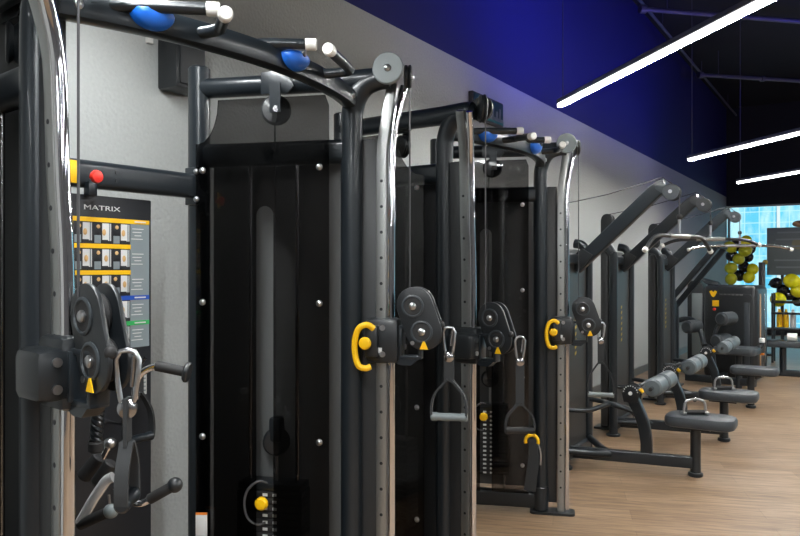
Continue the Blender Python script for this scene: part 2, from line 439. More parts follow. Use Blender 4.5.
def build_tower(root, T, zc, stack=True, rear=1.90):
    P = T.P; v = T.v
    q = MB(); q.prism(rrect(.27, .115, .03), P(-.085, 0, .007), T.e, T.n, .014)
    q.build('base_plate', M['black'], root)
    # front upright bending out to the top pulley
    path = spline([P(-.157, 0, .014), P(-.157, 0, .8), P(-.157, 0, 1.6), P(-.157, 0, 2.02), P(-.148, 0, 2.13), P(-.11, 0, 2.20), P(-.05, 0, 2.228), P(.0, 0, 2.23)], 8)
    q = MB(); q.tube(path, .042, 20)
    q.cyl(P(-.157, 0, .014), P(-.157, 0, .16), .049, 22, 0, .006)
    q.build('front_upright', M['frame'], root)
    q = MB(); q.cyl(P(-.80, 0, 0), P(-.80, 0, 2.315), .044, 22, 0, .006); q.cyl(P(-.80, 0, 0), P(-.80, 0, .02), .07, 22)
    q.build('rear_upright', M['frame'], root)
    rb = .040 if v > 0 else .045
    q = MB(); q.tube([P(-.80, 0, 2.228), P(-.16, 0, 2.228), P(-.03, 0, 2.232)], rb, 20); q.ball(P(-.03, 0, 2.232), rb*.98, (1, 1, 1))
    q.build('top_beam', M['frame'], root)
    q = MB(); q.sweep([P(-.80, 0, 1.954), P(-.157, 0, 1.954)], rrect(.095, .06, .025), up=UZ); q.build('cross_beam', M['frame'], root)
    q = MB(); q.sweep([P(-.80, 0, .075), P(-.157, 0, .075)], rrect(.10, .07, .02), up=UZ); q.build('bottom_beam', M['black'], root)
    # hanger plate with the inner pulley
    q = MB(); q.prism([(-.06, .04), (.0, .045), (.06, .02), (.075, -.02), (.05, -.045), (-.06, -.045)], P(-.45, .052, 2.225), T.e, UZ, .008, bevel=.001)
    q.build('hanger_plate', M['frame'], root)
    hp = MB().lathe(P(-.446, .055, 2.115), T.e*.35 + T.n, [(.012, -.02), (.052, -.018), (.058, -.012), (.046, 0), (.058, .012), (.052, .018), (.012, .02)], 26).build('inner_pulley', M['black'], root)
    MB().cyl(P(-.438, .07, 2.115), P(-.435, .086, 2.115), .012, 12).build('pulley_axle', M['rod'], hp)
    q = MB(); q.prism([(-.022, .10), (.022, .10), (.022, -.012), (-.022, -.012)], P(-.440, .082, 2.115), T.e, UZ, .006); q.build('pulley_bracket', M['frame'], root)
    # smoked cover
    k = .075*v
    if v > 0:
        sh = [(-.775, .13), (-.775, 1.99)] + [(-.765 + .085*math.sin(R(a)), 2.16 - .17*math.cos(R(a))) for a in (0, 18, 36, 54, 72, 90)] + [(-.24, 2.16), (-.225, 2.12), (-.225, .13)]
        slot = [(-.449, .13)] + [(-.485 + .036*math.cos(R(a)), 1.705 + .036*math.sin(R(a))) for a in range(0, 181, 20)] + [(-.521, .13)]
        poly = sh + slot
    else:
        poly = [(-.775, .13), (-.775, 2.16)] + [(-.225 - .16*math.sin(R(a)), 2.16 - .22*math.cos(R(a))) for a in (90, 72, 54, 36, 18, 0)] + [(-.225, .13)]
    q = MB(); q.prism(poly, P(0, k, 0), T.e, UZ, .006)
    shr = q.build('shroud', M['acrylic'], root, 'smoked see-through cover', smooth=30)
    for s_ in (-.745, -.262):
        for z_ in (1.885, 1.365, .835, .30):
            MB().lathe(P(s_, k + .003*v, z_), T.n*v, [(.013, 0), (.013, .004), (.009, .009), (.002, .011)], 14).build('bolt', M['silver'], shr)
    q = MB(); T.box(q, -.775, -.17, -k-.008, -k, .13, rear+.03, .003); q.build('rear_cover', M['inner'] if v > 0 else M['cover'], root)
    q = MB(); T.box(q, -.132, -.058, -.014, -.008, .06, 2.0, .002); q.build('edge_cover', M['cover'], root)
    # weights
    sc = -.478
    for s_ in (sc-.098, sc+.098):
        MB().cyl(P(s_, 0, .12), P(s_, 0, 1.91), .0085, 12).build('guide_rod', M['rod'], root)
    q = MB(); q.cyl(P(sc+.005, 0, .84), P(sc+.005, 0, 2.08), .003, 8); q.build('stack_cable', M['cable'], root)
    tp = MB().lathe(P(sc+.012, .0, .81), T.e*.35 + T.n, [(.012, -.02), (.048, -.018), (.054, -.012), (.042, 0), (.054, .012), (.048, .018), (.012, .02)], 26).build('travelling_pulley', M['black'], root)
    MB().box(P(sc+.012, .0, .86), (.05, .055, .10), T.e, T.n, .012).build('pulley_yoke', M['black'], tp)
    MB().cyl(P(sc+.012, 0, .655), P(sc+.012, 0, .76), .007, 10).build('stem', M['silver'], tp)
    if stack:
        q0 = MB(); T.box(q0, sc-.13, sc+.13, -.05, .05, .628, .655, .004); q0.build('stack_head', M['black'], root)
        for i in range(15):
            z1 = .625 - i*.0268
            q = MB(); T.box(q, sc-.135, sc+.135, -.05, .05, z1-.0248, z1, .003)
            for ds, wd in ((-.016, .020), (.024, .016)):
                T.box(q, sc+ds-wd/2, sc+ds+wd/2, .0495*v, .0515*v, z1-.019, z1-.008, 0, 1)
            q.build('weight_plate', [M['rubber'], M['photo']], root)
        zk = .585
        kn = MB().lathe(P(sc-.020, .05*v, zk), T.n*v, [(.008, 0), (.008, .012), (.020, .014), (.026, .022), (.026, .034), (.020, .042), (.005, .044)], 22).build('selector_knob', M['yellow'], root, 'yellow selector knob')
        pts = spline([P(sc-.005, .055*v, zk+.075), P(sc-.035, .075*v, zk+.085), P(sc-.075, .085*v, zk+.05), P(sc-.088, .085*v, zk-.005), P(sc-.075, .08*v, zk-.06), P(sc-.04, .07*v, zk-.085), P(sc-.012, .055*v, zk-.08)], 6)
        MB().tube(pts, .0048, 8).build('tether', M['cable'], kn)
    # adjustable column
    w_ = -.05 if v < 0 else -.02
    bend = spline([P(-.035, 0, .014), P(-.035, 0, 1.0), P(-.035, 0, 1.45), P(-.035, w_*.24, 1.72), P(-.035, w_*.36, 1.93), P(-.028, w_*.62, 2.02), P(-.015, w_*1.3, 2.12), P(-.002, w_*2.1, 2.215)], 5)
    q = MB(); q.sweep(bend, rrect(.030, .042, .004, 2), up=T.n)
    for i in range(18):
        z_ = .16 + i*.0985
        for sg_ in (1, -1):
            of = w_*.24*max(0, min(1, (z_-1.45)/.27)) + w_*.12*max(0, (z_-1.72)/.21)
            q.cyl(P(-.035, of+.0145*sg_, z_), P(-.035, of+.0158*sg_, z_), .0062, 12, 1)
    q.build('perforated_column', [M['steel'], M['ink']], root)
    bend = spline([P(0, 0, .014), P(0, 0, .9), P(0, 0, 1.45), P(0, w_*.24, 1.72), P(.0, w_*.36, 1.93), P(.006, w_*.62, 2.02), P(.024, w_*1.3, 2.12), P(.042, w_*2.1, 2.205)], 7)
    MB().tube(bend, .0157, 18).build('chrome_guide', M['chrome'], root, 'polished chrome guide tube')
    # top pulleys
    if v < 0: T1 = .085
    else: T1 = .052
    d1 = MB().lathe(P(0, T1, 2.254), T.n, [(.010, -.012), (.056, -.012), (.060, -.008), (.060, .004), (.056, .008), (.010, .008)], 32).build('pulley_cover', M['grey_disc'] if v > 0 else M['black'], root)
    MB().lathe(P(0, T1+.008, 2.254), T.n, [(.013, 0), (.013, .006), (.006, .011)], 14).build('axle_bolt', M['silver'], d1)
    ax2 = (T.e*.95 - T.n*.25) if v > 0 else (T.e*.75 + T.n*.66)
    s2, t2, r2 = (.062, -.02, .046) if v > 0 else (.050, .0, .064)
    d2 = MB().lathe(P(s2, t2, 2.235), ax2, [(.010, -.015), (r2-.006, -.015), (r2, -.011), (r2, -.005), (r2-.006, 0), (r2, .005), (r2, .011), (r2-.006, .015), (.010, .015)], 32).build('top_pulley', M['black'], root)
    MB().lathe(P(s2, t2, 2.235) + ax2.normalized()*.015, ax2, [(.013, 0), (.013, .006), (.006, .011)], 14).build('axle_bolt', M['silver'], d2)
    q = MB(); q.cyl(P(.072, -.01, zc+.16), P(.072, -.01, 2.19), .0032, 8); q.build('lift_cable', M['cable'], root)
    # carriage
    q = MB(); T.box(q, -.092, .040, -.034, .055, zc-.085, zc+.085, .02); T.box(q, -.088, .044, -.088, .0, zc-.059, zc+.059, .022)
    for s_, z_ in ((-.02, .05), (-.02, -.05)):
        q.cyl(P(.044, -.045, zc+z_*.6), P(.050, -.045, zc+z_*.6), .011, 12, 1); q.cyl(P(s_, .055, zc+z_), P(s_, .060, zc+z_), .011, 12, 1)
    car = q.build('carriage', [M['black'], M['silver']], root)
    q = MB()
    for z_ in (.052, -.062): T.box(q, .035, .125, -.012, .036, zc+z_-.007, zc+z_+.007, .003)
    T.box(q, .036, .050, -.02, .036, zc-.062, zc+.052, .003)
    T.box(q, .112, .125, -.012, .036, zc-.062, zc+.052, .003)
    q.prism([(-.045, -.058), (.118, -.064), (.085, -.092), (.045, -.092)], P(0, .012, zc), T.e, UZ, .044, 0, .006)
    q.build('fork', M['frame'], car)
    A, B = (.094, zc+.132), (.128, zc+.036)
    for t_ in ((.040, -.016) if v > 0 else (.040, -.004)):
        q = MB(); q.prism(stadium((A[0]+.006, A[1]+.004), (B[0]+.008, B[1]), .069, 18), P(0, t_, 0), T.e, UZ, .012, 0, .003)
        for cc in (A, B):                            # raised rings and silver axle bolts on each plate
            sg_ = 1 if t_ > 0 else -1
            q.lathe(P(cc[0], t_+.006*sg_, cc[1]), T.n*sg_, [(.043, -.002), (.043, .003), (.040, .005), (.036, .005), (.033, .001)], 26, 1)
            q.lathe(P(cc[0], t_+.006*sg_, cc[1]), T.n*sg_, [(.034, -.002), (.034, .0012)], 24, 3)
            q.lathe(P(cc[0], t_+.006*sg_, cc[1]), T.n*sg_, [(.014, 0), (.014, .006), (.010, .010), (.003, .011)], 16, 2)
        q.cyl(P(B[0]-.035, t_ - .0 , B[1]-.042), P(B[0]-.035, t_ + (.008 if t_ > 0 else -.008), B[1]-.042), .008, 12, 2)
        pl = q.build('pulley_plate', [M['black'], M['head'], M['silver'], M['rubber']], car)
    for cc in (A, B):
        MB().lathe(P(cc[0], .012, cc[1]), T.n, [(.012, -.022), (.048, -.02), (.052, -.013), (.040, 0), (.052, .013), (.048, .02), (.012, .022)], 26).build('guide_pulley', M['rubber'], car)
    q = MB(); q.prism([(-.016, -.014), (.016, -.014), (.003, .016), (-.003, .016)], P(B[0]+(.010 if v > 0 else .012), .0535 if v > 0 else -.0175, B[1]-.050), T.e, UZ, .003); q.build('warning_sticker', M['yellow'], car, 'yellow triangular sticker')
    # yellow release handle and knob on the inner face
    pts = spline([P(-.050, .075, zc+.048), P(-.072, .088, zc+.063), P(-.100, .092, zc+.052), P(-.115, .092, zc+.02), P(-.119, .092, zc-.02), P(-.115, .092, zc-.06), P(-.102, .092, zc-.092), P(-.077, .09, zc-.10), P(-.060, .082, zc-.094)], 6)
    MB().tube(pts, .0118, 12).build('release_handle', M['yellow'], car, 'yellow curved release handle')
    q = MB(); q.box(P(-.060, .065, zc+.0), (.05, .03, .12), T.e, T.n, .008); q.build('handle_mount', M['black'], car)
    MB().lathe(P(-.078, .070, zc-.006), T.n, [(.008, 0), (.010, .012), (.022, .016), (.024, .028), (.018, .036), (.004, .038)], 20).build('pull_knob', M['yellow'], car, 'yellow pull knob')
    q = MB(); T.box(q, -.052, -.022, .0555, .0575, zc-.045, zc-.025); q.build('warning_label', M['photo'], car, 'small pale label')
    end = P(.198, 0, zc+.075)
    MB().ball(P(.196, 0, zc+.06), .014, (1, 1, 1.2), sub=2).build('cable_stop', M['rubber'], car)
    return P(.203, 0, zc+.052)

def pull_up_beam(root, pL, pR, bow):
    z = 2.152
    n = 24; pts = []
    for i in range(n+1):
        f = i/n; g = 1-(2*f-1)**2
        p = pL.lerp(pR, f); pts.append(V((p.x + bow*g, p.y, z)))
    prof = [(-.036, -.012), (-.030, -.026), (-.010, -.030), (.020, -.028), (.034, -.018), (.036, 0), (.034, .018), (.020, .028), (-.010, .030), (-.030, .026), (-.036, .012)]
    bm_ = MB().sweep(pts, prof, up=UZ).build('pull_up_beam', M['frame'], root)
    def q(f, dx=0, dz=0):
        i = f*n; a = int(min(i, n-1)); p = pts[a].lerp(pts[a+1], i-a); return V((p.x+dx, p.y, p.z+dz))
    for f in (.035, .965):
        MB().lathe(q(f, .028, 0), UX, [(.013, 0), (.013, .006), (.009, .010), (.002, .011)], 14).build('beam_bolt', M['silver'], root)
    for f in (.175, .585):                             # blue grips
        c = q(f, .030, .002); t = (q(f+.02)-q(f-.02)).normalized(); nn = V((t.y, -t.x, 0))
        bm = MB()
        prof2 = [(.060, 0), (.058, .016), (.049, .030), (.030, .040), (.010, .043)]
        ax = nn.normalized(); ref = UZ; b_ = bmesh.new(); rings = []
        for r, h in prof2:
            rings.append([b_.verts.new(c + ax*h + t*(r*math.cos(2*PI*k/24)) + UZ*(r*.70*math.sin(2*PI*k/24)*(1.0 if math.sin(2*PI*k/24) < 0 else .45) + .010)) for k in range(24)])
        for i in range(len(rings)-1):
            for j in range(24): b_.faces.new((rings[i][j], rings[i][(j+1) % 24], rings[i+1][(j+1) % 24], rings[i+1][j]))
        b_.faces.new(rings[-1]); b_.faces.new(list(reversed(rings[0])))
        bm._take(b_, 0)
        g = bm.build('climbing_grip', M['blue'], root, 'blue moulded grip')
        MB().cyl(c + ax*.038 + UZ*.016, c + ax*.046 + UZ*.016, .009, 14).build('grip_bolt', M['ink'], g)
    def handle(pts):
        h = MB().tube(pts, .0165, 14).build('pull_up_handle', M['frame'], root)
        d = (pts[-1]-pts[-2]).normalized()
        MB().cyl(pts[-1] - d*.030, pts[-1] + d*.008, .0185, 16, 0, .004).build('end_cap', M['white'], h, 'white end cap')
    yc = (pL.y+pR.y)/2; k = (pR.y-pL.y)/1.27
    def h_(x, y, zz): return V((x, yc + y*k, zz))
    handle(spline([h_(-1.665, -.54, 2.150), h_(-1.62, -.50, 2.168), h_(-1.555, -.43, 2.175), h_(-1.437, -.318, 2.178)], 6))
    handle(spline([h_(-1.59, -.28, 2.150), h_(-1.535, -.255, 2.152), h_(-1.495, -.252, 2.154), h_(-1.46, -.28, 2.152), h_(-1.36, -.365, 2.140)], 6))
    handle(spline([h_(-1.605, -.045, 2.165), h_(-1.575, -.01, 2.185), h_(-1.53, .03, 2.19), h_(-1.438, .103, 2.19)], 6))
    handle(spline([h_(-1.625, .27, 2.155), h_(-1.53, .335, 2.165), h_(-1.485, .35, 2.168), h_(-1.45, .30, 2.165), h_(-1.348, .055, 2.150)], 6))

def cable_trainer(name_label, CL, CR, zL, zR, rearL=1.90, bL=-9):
    mid = V(((CL[0]+CR[0])/2-.3, (CL[1]+CR[1])/2, 0))
    root = empty('cable_trainer', mid, name_label, 'cable machine', 'black cable trainers with chrome columns')
    TL, TR = Tower(CL, bL, -1), Tower(CR, 20, 1)
    hL = build_tower(root, TL, zL, rear=rearL); hR = build_tower(root, TR, zR)
    pull_up_beam(root, TL.P(-.157, .03, 0), TR.P(-.157, .03, 0), .13)
    rl, rr = TL.P(-.80, .035, 1.828), TR.P(-.80, .035, 1.828)
    cb = MB().sweep([rl, rr], rrect(.098, .055, .02), up=UZ).build('connecting_beam', M['frame'], root)
    for p, sg_ in ((rl, 1), (rr, -1)):
        q = MB(); q.box(p + UY*(.012*sg_), (.075, .016, .15), UX, UY, .004)
        for z_ in (.055, -.055): q.ball(p + UY*(.024*sg_) + V((.035, 0, z_)), .013, mi=1, sub=2)
        q.build('beam_flange', [M['frame'], M['silver']], cb)
    return root, TL, TR, hL, hR, cb

F1 = cable_trainer('black cable trainer nearest the camera, with the exercise placard', (-1.541, 1.029), (-1.541, 2.391), 1.262, 1.224, 2.30)
F2 = cable_trainer('black cable trainer standing between the near trainer and the row of seats', (-1.541, 3.095), (-1.541, 4.371), 1.14, 1.12, 1.90, -4)

# placard and accessory rack of the near trainer
def text_mesh(body, size, origin, ux, uy, sx=1., depth=.0012):
    cu = bpy.data.curves.new('lettering', 'FONT'); cu.body = body; cu.size = size; cu.extrude = depth/2
    ob = bpy.data.objects.new('lettering', cu); COL.objects.link(ob)
    me = bpy.data.meshes.new_from_object(ob.evaluated_get(bpy.context.evaluated_depsgraph_get()))
    bpy.data.objects.remove(ob); ux, uy = V(ux), V(uy); n = ux.cross(uy)
    mb = MB()
    mb.v = [V(origin) + ux*(v.co.x*sx) + uy*v.co.y + n*v.co.z for v in me.vertices]
    mb.f = [list(p.vertices) for p in me.polygons]; mb.mi = [0]*len(mb.f)
    return mb

root1 = F1[0]
PX, Y0, Y1, ZT = -2.30, 1.474, 1.884, 1.757
pl = MB().box((PX-.012, (Y0+Y1)/2, (ZT+.04)/2), (.024, Y1-Y0, ZT-.04), bevel=.004).build('placard', M['ink'], root1, 'black placard printed with exercise pictures')
ch = MB()
XF = PX + .0015
yt0 = 1.788
ch.box((XF, (yt0+1.872)/2, (1.665+1.205)/2), (.002, 1.872-yt0, 1.665-1.205))
rows = [1.671, 1.578, 1.484, 1.390, 1.296]
bars = [1, 1, 1, 2, 3]
rnd = random.Random(3)
for r_, z_ in enumerate(rows):
    ch.box((XF+.0005, (Y0+.01+yt0)/2 if r_ in (1, 2) else (Y0+.01+1.872)/2, z_), (.003, (yt0-Y0-.01) if r_ in (1, 2) else (1.872-Y0-.01), .016), mi=bars[r_])
    if r_ in (0, 3, 4): ch.box((XF+.002, 1.83, z_), (.002, .05, .005), mi=4)
    for c_ in range(4):
        yl = yt0 - (c_+1)*.078
        zt, zbm = z_-.010, z_-.083
        ch.box((XF, yl+.037, (zt+zbm)/2), (.002, .076, zt-zbm), mi=5)                    # print base
        ch.box((XF+.001, yl+.017, (zt+zbm)/2-.022), (.002, .026, .028), mi=0)            # bench
        ch.box((XF+.001, yl+.016+rnd.uniform(-.003, .003), (zt+zbm)/2+.012), (.002, .022, .042), bevel=.0008, mi=5)
        ch.box((XF+.001, yl+.054, (zt+zbm)/2+.004), (.002, .036, .062), mi=4)            # pale right half
        ch.box((XF+.002, yl+.066, (zt+zbm)/2+.004), (.002, .005, .062), mi=0)
        ch.box((XF+.002, yl+.046, (zt+zbm)/2-.030), (.002, .026, .012), mi=5)
        ch.ball((XF+.002, yl+.018+rnd.uniform(-.006, .006), zt-.014), .0075, (.2, 1, 1), 6, 2)
        ch.ball((XF+.003, yl+.046+rnd.uniform(-.004, .006), zt-.034), .008, (.2, 1, 1.5), 6, 2)
        ch.box((XF+.001, yl-.0005, (zt+zbm)/2), (.002, .0025, zt-zbm), mi=5)
    for k_ in range(4):
        ch.box((XF+.0015, yt0+.008+.024*(1-.15*(k_ % 2)), z_-.026-k_*.0125), (.002, .05*(1-.2*(k_ % 3)), .0028), mi=4)
ch.build('chart', [M['paper'], M['yellow'], M['barblue'], M['green'], M['photo'], M['ink'], M['skin']], pl, 'colour chart of small exercise pictures under coloured bars')
# header lettering: wide-set capitals
hd = text_mesh('MATRIX', .024, (PX+.001, 1.594, 1.705), (0, 1, 0), (0, 0, 1), 1.74)
hd.build('header_lettering', M['photo'], pl, 'white header lettering')
MB().box((PX+.003, 1.842, 1.075), (.003, .034, .10)).build('instruction_card', M['photo'], pl, 'white instruction card')
q = MB()
for k_ in range(6): q.box((PX+.0052, 1.842, 1.115-k_*.015), (.0015, .024, .004))
q.build('card_lines', M['paper'], pl)
MB().box((-2.275, 1.605, 1.775), (.03, .035, .05), bevel=.004).build('placard_bracket', M['frame'], pl)
cb1 = F1[5]
pb = on_x(93, 177, -2.21)
rk = MB().lathe((-2.216, pb.y, pb.z), UX, [(.010, 0), (.010, .012), (.020, .016), (.023, .024), (.020, .034), (.006, .037)], 22).build('bumper_knob', M['red'], cb1, 'round red knob')
yb = on_x(75, 173, -2.21)
MB().box((-2.213, yb.y-.015, yb.z+.005), (.006, .06, .075), bevel=.001).build('warning_label', M['yellow'], cb1, 'yellow label')
for dz in (.016, -.012):
    b_ = on_x(118, 177, -2.21)
    MB().cyl((-2.218, b_.y, b_.z+dz), (-2.214, b_.y, b_.z+dz), .007, 12).build('plug', M['ink'], cb1)
# accessory pegs under the chart
PEG = {}
for nm, yy, zz, ln in (('a', 1.775, 1.155, .10), ('b', 1.60, 1.10, .10), ('c', 1.52, 1.02, .10), ('d', 1.69, .95, .10)):
    MB().tube([V((PX, yy, zz)), V((PX+ln-.02, yy, zz)), V((PX+ln, yy, zz+.02))], .007, 10).build('accessory_peg', M['rod'], pl)
    PEG[nm] = V((PX+ln-.035, yy, zz+.007))

# price card at the foot of the near trainer's rear post
TR1 = F1[2]
pc_ = at(201.5, 525, 2.885)
q = MB(); q.box(pc_, (.045, .004, .085), V((CY, SY, 0)), bevel=.001); q.box(pc_ + V((0, 0, .044)), (.045, .0045, .008), V((CY, SY, 0)), mi=1)
q.build('label_card', [M['photo'], M['orange']], root1, 'white label card with an orange top edge')

# ------------------------------------------------------------------ attachments
def carabiner(top, u, length, label):
    u = V(u).normalized(); L = length
    t = empty('carabiner', top - UZ*L, label, 'carabiner', 'silver carabiners on the cable ends')
    w_ = L*.20
    loop = [(0, 0), (w_*.6, -.02*L), (w_, -.16*L), (w_*.85, -.5*L), (w_*.6, -.82*L), (w_*.35, -.95*L), (0, -.99*L), (-w_*.4, -.95*L), (-w_*.6, -.82*L), (-w_*.85, -.5*L), (-w_, -.16*L), (-w_*.6, -.02*L)]
    MB().tube([top + u*x + UZ*z for x, z in loop], L*.045, 10, closed=True).build('hook', M['silver'], t)
    MB().tube([top + u*(w_*.55) - UZ*(.10*L), top + u*(w_*.35) - UZ*(.62*L)], L*.04, 8).build('gate', M['rod'], t)
    MB().lathe(top - UZ*(.99*L) - V((u.y, -u.x, 0))*.0, V((u.y, -u.x, 0)), [(L*.13, -L*.06), (L*.17, -L*.03), (L*.17, L*.03), (L*.13, L*.06)], 18).build('eye', M['rod'], t)
    return top - UZ*(L*.98)

def strap_handle(top, u, H, W, label, grip='frame', sp=.42):
    u = V(u).normalized(); n = V((u.y, -u.x, 0))
    t = empty('strap_handle', top - UZ*H, label, 'cable handle', 'black strap handles')
    st = MB(); st.sweep([top + UZ*.01, top - UZ*(H*sp*.5), top - UZ*(H*sp)], [(-.019, -.004), (.019, -.004), (.019, .004), (-.019, .004)], up=u)
    st.build('strap', M['web'], t)
    for sg_ in (1, -1):
        pts = spline([top - UZ*(H*(sp-.04)) + u*(.005*sg_)] + [top - UZ*(H*(sp+(.95-sp)*g_)) + u*(W*x_*sg_) for g_, x_ in ((.06, .18), (.38, .42), (.75, .50), (1., .47))], 6)
        MB().sweep(pts, [(-.004, -.014), (.004, -.014), (.004, .014), (-.004, .014)], up=u).build('side_strap', M['web'], t)
    a, b = top - UZ*(H*.94) - u*(W*.52), top - UZ*(H*.94) + u*(W*.52)
    MB().lathe(a, b-a, [(.012, 0), (.017, .006), (.017, .02), (.0145, .03), (.0155, W*.52), (.0145, W*1.04-.03), (.017, W*1.04-.02), (.017, W*1.04-.006), (.012, W*1.04)], 18).build('grip', M[grip], t)

e1_, e2_ = V((CY, SY, 0)), V((CY, SY, 0))
# near trainer, right column
T = F1[2]
b0 = carabiner(F1[4] + e1_*.022, T.e, .115, 'silver carabiner on the near trainer, below its right pulley plates')
strap_handle(b0 + UZ*.012, T.e, .255, .135, 'grey-gripped strap handle hanging from the near trainer\'s right carriage', 'grey_disc')
# near trainer, left column
T = F1[1]
c0 = F1[3] + V((.0, .012, .012)) + V((CY, SY, 0))*.022
b0 = carabiner(c0, V((CY, SY, 0)), .125, 'big silver carabiner at lower left, nearest the camera')
strap_handle(b0 + UZ*.012, V((-.58, .81, 0)), .22, .085, 'dark strap handle hanging at lower left from the nearest carabiner')
# far trainer
T = F2[1]
b0 = carabiner(F2[3] + e1_*.035, V((CY, SY, 0)), .115, 'silver carabiner on the far trainer\'s left carriage')
strap_handle(b0 + UZ*.012, V((CY, SY, 0)), .34, .13, 'black strap handle hanging from the far trainer\'s left carriage, over the yellow hook', 'rubber', .62)
T = F2[2]
b0 = carabiner(F2[4], T.e, .115, 'silver carabiner on the far trainer\'s right carriage, beside the seat machines')
strap_handle(b0 + UZ*.012, T.e, .36, .15, 'black strap handle in front of the first seat machine\'s tower', 'grey_disc')

# ankle strap with yellow hook on the far trainer's right upright
T = F2[2]; P = T.P
hk = empty('ankle_strap', P(-.20, .10, .23), 'charcoal ankle strap under a yellow hook on the far trainer', 'ankle strap')
cc = P(-.205, .105, .455)
MB().tube(arc(cc, .038, -20, 200, 14, T.e, UZ), .0105, 10).build('hook_loop', M['yellow'], hk, 'yellow hook')
st = MB(); st.sweep(spline([cc + T.e*.006 + UZ*.02, cc + T.e*.012 - UZ*.10, cc + T.e*.0 - UZ*.20, cc - T.e*.012 - UZ*.30], 6), [(-.035, -.006), (.035, -.006), (.035, .006), (-.035, .006)], up=T.e, scale=[.55]+[.8]*5+[1]*13)
st.build('cuff', M['web'], hk)
MB().tube(spline([cc + T.e*.036 - UZ*.01, cc + T.e*.052 - UZ*.07, cc + T.e*.050 - UZ*.14], 6), .006, 8).build('buckle_chain', M['silver'], hk)

# curl bar: chrome shank with black grip, poking out to the right of the placard
def grip_bar(pts, g0, label, ball=False, name='curl_bar'):
    pts = [V(p) for p in pts]
    t = empty(name, pts[len(pts)//2] - UZ*.02, label, 'cable attachment', 'cable attachments stored at the placard')
    MB().tube(spline(pts[:g0+1], 6), .0098, 12).build('shank', M['chrome'], t, 'chrome shank')
    a, b = pts[g0], pts[-1]; d = (b-a).normalized(); L = (b-a).length
    MB().cyl(a - d*.004, b, .0145, 16, 0, .003).build('grip', M['rubber'], t)
    if ball: MB().ball(b, .021, sub=3).build('end_ball', M['black'], t)
    else: MB().cyl(b - d*.004, b + d*.010, .029, 20, 0, .004).build('end_flange', M['black'], t)
d_ = 2.05
grip_bar([at(135, 399, d_), at(136, 385, d_), at(140, 375, d_), at(148, 369, d_), at(157, 366, d_), at(186, 372, d_)], 4, 'chrome bar with black grip ending in a flat disc, beside the carabiner')
grip_bar([at(115, 486, 2.0), at(124, 492, 2.0), at(134, 502, 2.0), at(142, 503, 2.0), at(150, 499, 2.0), at(175, 485, 2.0)], 4, 'lower chrome bar with black grip ending in a black ball', True)
# V bar
def vbar():
    d = 2.25
    t = empty('v_bar', at(100, 505, d), 'polished chrome V-shaped pulldown bar hanging low beside the chrome column', 'cable attachment', 'cable attachments stored at the placard')
    MB().tube(spline([at(113, 477, d), at(107, 480, d), at(101, 488, d), at(93, 500, d), at(80, 523, d)], 6), .0165, 14).build('chrome_arm', M['bright'], t)
    MB().cyl(at(80, 525, d), at(108, 512, d-.05), .0165, 16, 0, .003).build('grip', M['rubber'], t)
    MB().ball(at(111, 511, d-.05), .022, sub=3).build('end_ball', M['grey_disc'], t)
    MB().tube([at(109, 495, d-.05), at(110, 507, d-.05)], .004, 8).build('pin', M['silver'], t)
vbar()
# triceps rope
d = 2.30
rp = empty('triceps_rope', at(98, 442, d), 'black twisted triceps rope hanging in front of the placard', 'cable attachment', 'cable attachments stored at the placard')
a, b = at(99, 398, d), at(96, 441, d)
for k in range(3):
    pts = []
    for i in range(41):
        f = i/40; ph = f*2*PI*2.6 + k*2*PI/3
        p = a.lerp(b, f); pts.append(p + V((CY, SY, 0))*(.010*math.cos(ph)) + V((-SY, CY, 0))*(.010*math.sin(ph)))
    MB().tube(pts, .0105, 8).build('strand', M['frame'], rp)
MB().cyl(b - UZ*.0, b - UZ*.035, .024, 16, 0, .006).build('rope_stop', M['rubber'], rp)
MB().lathe(a + UZ*.01, V((SY, -CY, 0)), [(.02, -.008), (.026, -.004), (.026, .004), (.02, .008)], 18).build('rope_ring', M['rod'], rp)
# row handle with foam grips
d = 2.42
rh = empty('row_handle', at(92, 480, d), 'close-grip row handle with fat black foam grips and chrome neck', 'cable attachment', 'cable attachments stored at the placard')
MB().tube(spline([at(111, 440, d), at(108, 447, d), at(103, 457, d), at(99, 465, d)], 5), .0115, 12).build('neck', M['chrome'], rh, 'chrome neck')
MB().cyl(at(101, 456, d), at(83, 478, d), .026, 18, 0, .006).build('foam_grip', M['rubber'], rh)
MB().cyl(at(112, 462, d-.06), at(96, 484, d-.06), .022, 18, 0, .006).build('foam_grip', M['rubber'], rh)
MB().ball(at(110, 443, d), .021, (1, 1, .8), sub=3).build('swivel', M['silver'], rh)
# second strap hanging on the rack
strap_handle(PEG['a'] + V((.0, 0, 0.0)), UY, .30, .12, 'dark strap handle hanging from a peg on the placard, behind the nearest carabiner')

